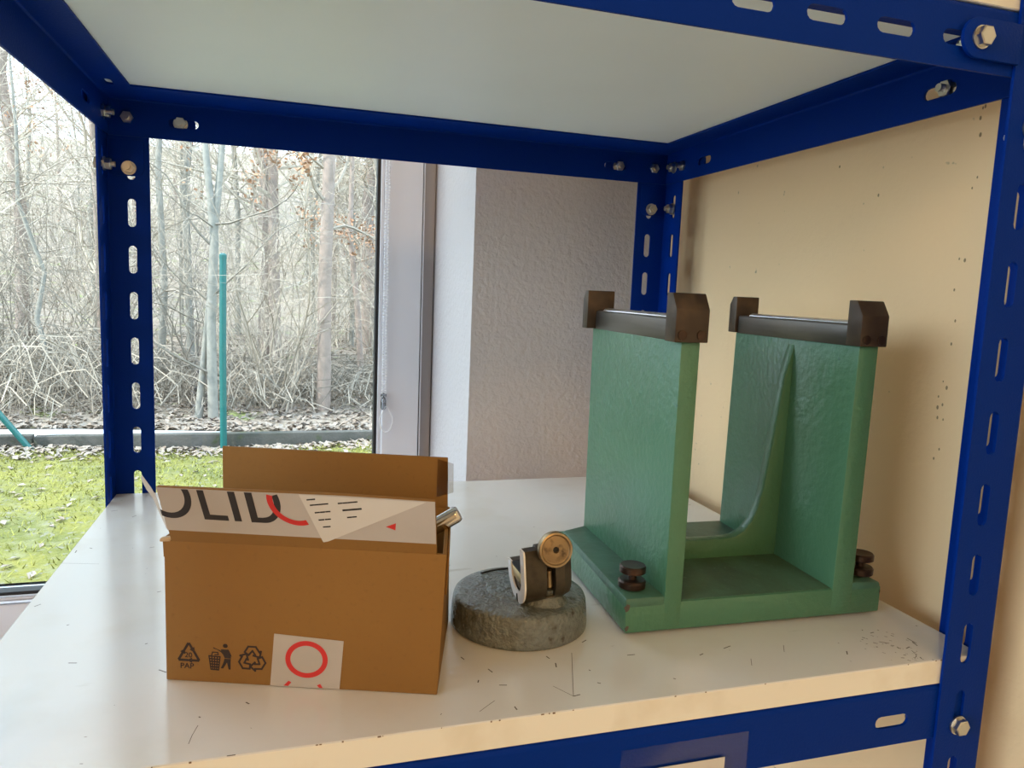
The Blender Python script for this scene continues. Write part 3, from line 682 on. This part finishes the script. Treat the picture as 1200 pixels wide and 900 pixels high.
def sym_tidy(mb):
    poly(mb, arc2(36.6, 24.2, 1.5, 1.35, 0, 345, 16), FP, Wp)
    poly(mb, [(29.2, 23.0), (29.3, 22.2), (33.8, 21.0), (35.6, 21.6), (38.2, 21.2), (40.2, 16.6), (39.6, 16.2), (36.2, 16.4), (35.2, 18.6), (34.0, 20.0)], FP, Wp)
    poly(mb, [(33.8, 21.9), (38.6, 21.9), (40.6, 17.6), (36.0, 17.6)], FP, Wp+0.01)
    poly(mb, [(36.0, 16.0), (40.0, 16.0), (39.8, 14.0), (39.8, 9.2), (38.6, 9.2), (37.6, 13.6), (35.2, 9.6), (33.8, 9.8), (35.6, 14)], FP, Wp)
    top = [(26.6, 17.4), (33.4, 17.0)]; bot = [(27.8, 8.8), (32.4, 8.6)]
    for k in range(6):
        t_ = k/5; stroke(mb, [(26.6+1.2*t_, 17.3-8.5*t_), (33.4-1.0*t_, 17.0-8.4*t_)], 0.85, FP, Wp)
    for k in range(5):
        t_ = k/4; stroke(mb, [(26.6+6.8*t_, 17.2), (27.8+4.6*t_, 8.7)], 0.75, FP, Wp+0.03)
    stroke(mb, [(28.2, 17.6), (28.8, 19.8), (32.0, 19.8), (32.2, 18.4), (30.2, 18.2)], 0.7, FP, Wp)
symbol(sym_tidy)
def sym_recycle(mb):
    cx, cy = 53.0, 16.6
    for k in range(3):
        a = rad(120*k)
        def rt(p): return (cx + (p[0]*math.cos(a) - p[1]*math.sin(a))*1.0, cy + p[0]*math.sin(a) + p[1]*math.cos(a))
        o = [(-4.6, 4.4), (-2.4, 8.0), (2.2, 8.0), (4.4, 4.6), (5.4, 5.3), (4.6, 1.4), (0.8, 2.4), (1.8, 3.0), (0.2, 5.4), (-2.2, 2.6)]
        stroke(mb, [rt(p) for p in o], 1.15, FP, Wp, closed=True)
symbol(sym_recycle)
for txt, sz, u, v in (('20', 4.6, 11.6, 15.6), ('PAP', 4.8, 8.8, 8.6)):
    o = link('printed_symbol', text_mesh(txt, sz, lambda a, b, w, u=u, v=v: FP(u + a, v + b, w), Wp + 0.03, bold=0.07, sx=1.05), bx, M['brown_ink'])
st = MB(); st.prism([[(64.2, 0.6), (106.6, 0.6), (108.4, 31.4), (66.4, 33.8)]], 0.14, 0.38, FP)
so = st.obj('sticker', M['label'], bx)
mb = MB(); band(mb, 86.2, 18.6, 12.9, 11.8, 3.1, 0, 360, FP, 0.46, 99); mb.obj('red_ring', M['red'], so, fix=False)
for q in ([(72.4, 1.0), (75.2, 1.0), (77.2, 3.4), (75.4, 4.4)], [(94.2, 0.8), (96.4, 0.8), (94.8, 3.4), (92.8, 2.4)]):
    mb = MB(); poly(mb, q, FP, 0.46); mb.obj('red_mark', M['red'], so, fix=False)

# round bar lying in the box, its end over the right-hand rim
ca, sa = math.cos(BA), math.sin(BA)
rb = empty('round_bar', (0.1149 + (0.150*ca - 0.048*sa), 0.0893 + (0.150*sa + 0.048*ca), 0.086), BA, 'polished steel round bar poking out over the right rim of the cardboard box', 'steel bar')
dv = Vector((0.83, 0.10, 0.50)).normalized(); e1 = dv.cross(Vector((0, 0, 1))).normalized(); e2 = dv.cross(e1)
mb = MB(); mb.lathe([(0.01, 24.2), (4.6, 24.2), (5.2, 23.4), (5.6, 22), (5.6, -90), (4.8, -91), (0.01, -91)], 40, lambda a, b, c: tuple(dv*c + e1*a + e2*b), cap=False)
mb.obj('bar', M['chrome_rod'], rb, smooth=True, angle=40)

# ------------------------------------------------------------------ outdoors (metres)
GZ = -1.0
CYB = 5.50
def ground(name, x0, x1, y0, y1, nx, ny, zf, m_):
    mb = MB(); vs = []; fs = []
    for j in range(ny+1):
        for i in range(nx+1):
            x = x0 + (x1-x0)*i/nx; y = y0 + (y1-y0)*(j/ny)**1.6; vs.append((x, y, zf(x, y)))
    for j in range(ny):
        for i in range(nx): fs.append((j*(nx+1)+i, j*(nx+1)+i+1, (j+1)*(nx+1)+i+1, (j+1)*(nx+1)+i))
    mb.add(vs, fs); return mb.obj(name, m_, None, scale=1, smooth=True, fix=False, kind='structure')
def zl(x, y): return GZ + 0.012*math.sin(x*2.3+y) + 0.010*math.sin(y*3.1-x*1.7)
def zw(x, y): return GZ + 0.10 + 0.035*max(0, y-CYB) + 0.20*max(0, y-17) + 0.03*math.sin(x*1.3+y*0.7)
ground('lawn', -9, 8, 1.0, CYB+0.02, 120, 70, zl, M['grass'])
ground('forest_floor', -40, 35, CYB+0.09, 60, 120, 80, zw, M['duff'])
cur = empty('curb', (-0.5, CYB, GZ)); cur['kind'] = 'structure'
for k in range(7):
    x = -9.02 + k*2.5
    MB().box(x+0.5+0.006, x+3.0-0.006, 0.0 + 0.004*(k % 2), 0.085, -0.1, 0.092 + 0.004*((k*7) % 3)).obj('concrete_slab', M['curb'], cur, scale=1, bevel=0.008)
# fence posts
fp = empty('fence_post', (-0.257, 5.46, GZ), 0, 'upright turquoise round fence post standing at the concrete curb', 'fence post')
mb = MB(); mb.tube([(0, 0, -0.05), (0, 0, 0.7), (0.006, 0, 1.40)], 0.024, 16); mb.obj('tube', M['post'], fp, scale=1, smooth=True, angle=50)
mb = MB(); mb.lathe([(0.0255, 1.395), (0.0265, 1.40), (0.026, 1.425), (0.015, 1.435)], 16, lambda a, b, c: (a+0.006, b, c)); mb.obj('cap', M['post'], fp, scale=1, smooth=True)
fp2 = empty('fence_post', (-1.51, 5.45, GZ), 0, 'slanting turquoise fence brace leaning down to the curb at far left', 'fence post')
mb = MB(); d0 = Vector((-0.214, 0.0, 0.304)); mb.tube([d0*-0.05, d0*1.0, d0*4.5], 0.021, 16); mb.obj('tube', M['post'], fp2, scale=1, smooth=True, angle=50)

# leaf litter and grass: uncountable scatter
rnd = random.Random(11)
def leaf_scatter(name, n, sample, size, m_, tilt=0.6):
    mb = MB()
    for k in range(n):
        x, y, z = sample(); s_ = size*rnd.uniform(0.6, 1.3); a = rnd.uniform(0, 2*PI)
        e = Vector((math.cos(a), math.sin(a), rnd.uniform(-tilt, tilt))).normalized(); g = Vector((-math.sin(a), math.cos(a), rnd.uniform(-tilt, tilt))).normalized()*0.55
        nrm = e.cross(g); c = Vector((x, y, z + s_*0.22))
        mb.add([c - e*s_*0.5, c + g*s_*0.5 + nrm*s_*0.16, c + e*s_*0.5, c - g*s_*0.5 + nrm*s_*0.16], [(0, 1, 2), (0, 2, 3)])
    return mb.obj(name, m_, None, scale=1, fix=False, kind='stuff')
def s_edge():
    x = rnd.uniform(-6, 4); y = CYB - abs(rnd.gauss(0, 0.16)) - 0.01; return x, y, zl(x, y)
o = leaf_scatter('leaf_litter', 3600, s_edge, 0.058, M['leaf']); o['label'] = 'band of dry fallen leaves along the foot of the concrete curb'; o['category'] = 'leaves'
def s_lawn():
    y = 1.3 + (CYB-1.3)*math.sqrt(rnd.random()); x = rnd.uniform(-6, 4); return x, y, zl(x, y) - 0.004
o = leaf_scatter('leaf_litter', 1100, s_lawn, 0.055, M['leaf'], 0.25); o['label'] = 'scattered dead leaves lying on the mossy lawn'; o['category'] = 'leaves'
def s_wood():
    y = CYB + 0.1 + 7*rnd.random()**1.7; x = rnd.uniform(-8, 6); return x, y, zw(x, y)
o = leaf_scatter('leaf_litter', 22000, s_wood, 0.062, M['leaf']); o['label'] = 'thick carpet of dry brown leaves on the woodland floor behind the curb'; o['category'] = 'leaves'
mb = MB()
for k in range(26000):
    y = 1.3 + (CYB-1.35)*math.sqrt(rnd.random()); x = rnd.uniform(-4.5, 2.5)
    a = rnd.uniform(0, 2*PI); h_ = rnd.uniform(0.012, 0.035); w_ = 0.004; z = zl(x, y) - 0.003
    lx, ly = rnd.gauss(0, 0.018), rnd.gauss(0, 0.018)
    mb.add([(x - w_*math.cos(a), y - w_*math.sin(a), z), (x + w_*math.cos(a), y + w_*math.sin(a), z), (x + lx, y + ly, z + h_)], [(0, 1, 2)])
o = mb.obj('grass', M['blade'], None, scale=1, fix=False, kind='stuff'); o['label'] = 'short yellow-green mossy grass of the lawn outside the window'; o['category'] = 'grass'

# ------------------------------------------------------------------ trees and shrubs
def branch_lines(r, start, d, length, rad0, depth, out, droop=0.0, up=0.15, wig=0.22, nseg=6, kids=(5, 4)):
    pts = [Vector(start)]; rs = [rad0]; d = Vector(d).normalized()
    for i in range(nseg):
        d = (d + Vector((r.gauss(0, wig), r.gauss(0, wig), r.gauss(0, wig) + up*0.3))).normalized()
        pts.append(pts[-1] + d*(length/nseg)); rs.append(rad0*(1 - 0.75*(i+1)/nseg))
    out.append((pts, rs, depth))
    if depth > 0:
        for k in range(kids[0] if depth > 1 else kids[1]):
            t_ = r.uniform(0.2, 0.98); i = min(int(t_*nseg), nseg-1); p = pts[i].lerp(pts[i+1], t_*nseg - i)
            dd = (pts[i+1]-pts[i]).normalized(); sd = Vector((r.gauss(0, 1), r.gauss(0, 1), r.gauss(0, 0.6))).normalized()
            nd = (dd*0.75 + sd*0.8).normalized()
            branch_lines(r, p, nd, length*r.uniform(0.35, 0.65), max(rs[i]*0.55, 0.0022), depth-1, out, droop, up, wig, max(3, nseg-2), kids)
def lines_mesh(lines, minr=0.0):
    mb = MB()
    for pts, rs, dp in lines: mb.tube(pts, [max(x, minr) for x in rs], 6 if rs[0] > 0.02 else (4 if rs[0] > 0.008 else 3))
    return mb
def rust(r, lines, n, prob=0.5, zmin=-9, zmax=99):
    mb = MB(); cand = [l_ for l_ in lines if l_[2] == 0 and zmin < l_[0][0].z < zmax]
    for k in range(n):
        pts, rs, dp = r.choice(cand); p = r.choice(pts) + Vector((r.gauss(0, .04), r.gauss(0, .04), r.gauss(0, .04)))
        a = Vector((r.gauss(0, 1), r.gauss(0, 1), r.gauss(0, 1))).normalized(); b = a.cross(Vector((r.gauss(0, 1), r.gauss(0, 1), 1))).normalized()
        s_ = r.uniform(0.012, 0.028)
        mb.add([p - a*s_, p + b*s_*0.55, p + a*s_, p - b*s_*0.55], [(0, 1, 2), (0, 2, 3)])
    return mb
def trunk_tree(name, loc, trunks, seed, bark, twig, label, group=None, nb=16, blen=1.3, leaves=0, zr=(0.3, 5.0), lz=(0, 9)):
    r = random.Random(seed); root = empty(name, loc, 0, label, 'tree', group)
    lines = []
    for pts, rs in trunks:
        pts = [Vector(p) for p in pts]
        MB().tube(pts, rs, 12).obj('trunk', M[bark], root, scale=1, smooth=True, angle=60)
        for k in range(nb):
            z = r.uniform(*zr)
            for i in range(len(pts)-1):
                if pts[i].z <= z <= pts[i+1].z:
                    p = pts[i].lerp(pts[i+1], (z-pts[i].z)/(pts[i+1].z-pts[i].z)); a = r.uniform(0, 2*PI)
                    branch_lines(r, p, (math.cos(a), math.sin(a), r.uniform(0.3, 1.0)), blen*r.uniform(0.6, 1.2), min(rs[i]*0.28, 0.017), 2, lines)
                    break
    lines_mesh(lines).obj('branches', M[twig], root, scale=1, fix=False, kind='stuff')
    if leaves: rust(r, lines, leaves, zmin=lz[0], zmax=lz[1]).obj('withered_leaves', M['rust_leaf'], root, scale=1, fix=False, kind='stuff')
    return root
def G(x, y): return (x, y, zw(x, y) - 0.03)
trunk_tree('tree', G(-0.38, 6.07), [([(0.0, 0, 0), (-0.01, 0, 0.8), (0.02, 0, 1.5), (-0.01, 0, 1.85), (-0.045, 0, 2.25), (-0.10, 0.1, 3.6), (-0.12, 0.2, 5.5)], [0.042, 0.037, 0.034, 0.028, 0.024, 0.018, 0.01]),
    ([(0.015, 0, 1.5), (0.05, 0.01, 1.85), (0.085, 0.02, 2.25), (0.12, 0.05, 3.6), (0.2, 0.0, 5.4)], [0.030, 0.027, 0.023, 0.017, 0.01]),
    ([(-0.12, 0.05, 0), (-0.075, 0.04, 0.5), (-0.02, 0.02, 1.05), (0.0, 0.0, 1.3)], [0.034, 0.025, 0.021, 0.02])],
    3, 'bark_grey', 'twig2', 'slender grey tree forking into two stems just behind the upright turquoise post', nb=7, blen=1.0)
trunk_tree('tree', G(0.52, 6.5), [([(0, 0, 0), (0.0, 0, 1.2), (0.03, 0, 2.2), (0.05, 0, 4), (0.1, 0, 7)], [0.066, 0.060, 0.054, 0.045, 0.03])],
    5, 'bark_pink', 'twig', 'straight pinkish-brown trunk with clinging rusty leaves, right of the turquoise post', nb=16, blen=1.2, leaves=900, zr=(1.2, 4), lz=(1.3, 2.3))
trunk_tree('tree', G(-2.5, 7.6), [([(0, 0, 0), (0.05, 0, 1.2), (0.0, 0.05, 2.4), (0.12, 0, 4.2), (0.1, 0, 6)], [0.045, 0.036, 0.03, 0.022, 0.012])],
    8, 'bark_grey', 'twig', 'thin tree with rusty withered leaves at the far left of the window', nb=14, blen=1.3, leaves=800, zr=(1.0, 4.0), lz=(2.2, 4.5))
trunk_tree('tree', G(-1.75, 7.1), [([(0, 0, 0), (-0.16, 0, 0.7), (-0.10, 0.05, 1.1), (-0.27, 0, 1.7), (-0.26, 0, 2.3), (-0.3, 0, 3.2)], [0.026, 0.022, 0.019, 0.017, 0.014, 0.006])],
    9, 'bark_grey', 'twig2', 'crooked thin stem rising left of the rear rack post', nb=9, blen=0.9, zr=(0.4, 3.0))
trunk_tree('tree', G(0.95, 7.4), [([(0, 0, 0), (-0.05, 0, 0.8), (-0.14, 0, 1.6), (-0.12, 0, 3), (-0.2, 0, 5)], [0.035, 0.030, 0.026, 0.02, 0.01])],
    12, 'bark_pink', 'twig', 'pale leaning sapling close to the right edge of the window glass', nb=12, blen=1.0, zr=(0.7, 4.0))
trunk_tree('tree', G(-1.05, 7.9), [([(0, 0, 0), (0.06, 0, 1.0), (0.02, 0, 2.2), (0.1, 0, 3.6), (0.05, 0, 5.4)], [0.04, 0.034, 0.03, 0.022, 0.01])],
    14, 'bark_grey', 'twig', 'slim bare tree just right of the rear left rack post', nb=13, blen=1.2, zr=(0.8, 4.4))
def copy_tree(o, parent=None):
    c = o.copy(); COL.objects.link(c); c.parent = parent
    for ch in o.children: copy_tree(ch, c)
    return c
# deeper woods: prototypes copied
protos = []
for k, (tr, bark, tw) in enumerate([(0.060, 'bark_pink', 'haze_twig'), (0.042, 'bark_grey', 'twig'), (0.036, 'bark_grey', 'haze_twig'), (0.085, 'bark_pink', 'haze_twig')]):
    r = random.Random(40 + k)
    pts = [(r.gauss(0, 0.05)*i, r.gauss(0, 0.05)*i, i*1.7) for i in range(6)]
    protos.append(([(pts, [tr*(1-0.15*i) for i in range(6)])], bark, tw))
spots = []
r = random.Random(77)
for k in range(64):
    y = 8.4 + 26*(k/64)**1.2 + r.uniform(0, 1); az = rad(r.uniform(-24, 13)); spots.append((0.18 + (y+0.38)*math.tan(az), y))
roots = {}
for k, (x, y) in enumerate(spots):
    i = k % 4
    if i not in roots:
        t_, bark, tw = protos[i]
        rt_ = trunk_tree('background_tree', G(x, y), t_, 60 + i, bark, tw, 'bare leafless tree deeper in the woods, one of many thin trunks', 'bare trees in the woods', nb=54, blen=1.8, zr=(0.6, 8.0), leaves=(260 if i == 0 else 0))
        roots[i] = rt_
    else:
        rt_ = copy_tree(roots[i]); rt_.location = G(x, y)
    rt_.rotation_euler = (0, 0, r.uniform(0, 2*PI)); s_ = r.uniform(0.85, 1.3); rt_.scale = (s_, s_, s_)
# shrubs: bundles of thin stems
sh = []
for k in range(3):
    r2 = random.Random(90 + k); lines = []
    for j in range(16):
        a = r2.uniform(0, 2*PI); branch_lines(r2, (r2.gauss(0, .12), r2.gauss(0, .12), 0), (math.cos(a)*0.5, math.sin(a)*0.5, 1), r2.uniform(0.9, 2.6), r2.uniform(0.006, 0.011), 2, lines, wig=0.16, nseg=7, kids=(4, 4))
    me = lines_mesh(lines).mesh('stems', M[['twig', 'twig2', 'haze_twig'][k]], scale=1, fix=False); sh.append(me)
r = random.Random(5)
for k in range(34):
    y = 6.6 + 9*(k/34)**1.3; az = rad(r.uniform(-23, 12)); x = 0.18 + (y+0.38)*math.tan(az)
    e = empty('shrub', G(x, y), r.uniform(0, 2*PI), 'leafless shrub of thin upright twigs in the undergrowth behind the curb', 'shrub', 'bare shrubs in the undergrowth')
    link('stems', sh[k % 3], e, kind='stuff'); s_ = r.uniform(0.7, 1.2); e.scale = (s_, s_, s_)
# bramble tangle along the wood edge
br = []
for k in range(2):
    r2 = random.Random(120 + k); mb = MB()
    for j in range(170):
        x, y = r2.uniform(-0.7, 0.7), r2.uniform(-0.35, 0.35); a = r2.uniform(0, 2*PI); L = r2.uniform(0.3, 0.9); hh = r2.uniform(0.1, 0.42)
        pts = [(x + math.cos(a)*L*t_ + r2.gauss(0, .02), y + math.sin(a)*L*t_ + r2.gauss(0, .02), 4*hh*t_*(1-t_*0.85) + r2.gauss(0, .015)) for t_ in (0, .25, .5, .75, 1)]
        mb.tube(pts, r2.uniform(0.002, 0.005), 3)
    br.append(mb.mesh('tangle', M[['twig2', 'twig'][k]], scale=1, fix=False))
for k in range(16):
    x = -4.2 + (k % 8)*0.85 + r.gauss(0, .1); y = 6.75 + (k//8)*0.8 + r.gauss(0, .15) - (0.1 if x < -1 else 0)
    e = empty('bramble', G(x, y), r.uniform(-0.3, 0.3), 'low tangled bramble thicket of dry canes at the edge of the woods', 'bramble', 'brambles along the wood edge')
    link('tangle', br[k % 2], e, kind='stuff'); e.scale = (1, 1, r.uniform(0.8, 1.2) * (1.25 if x < -1 else 0.8))
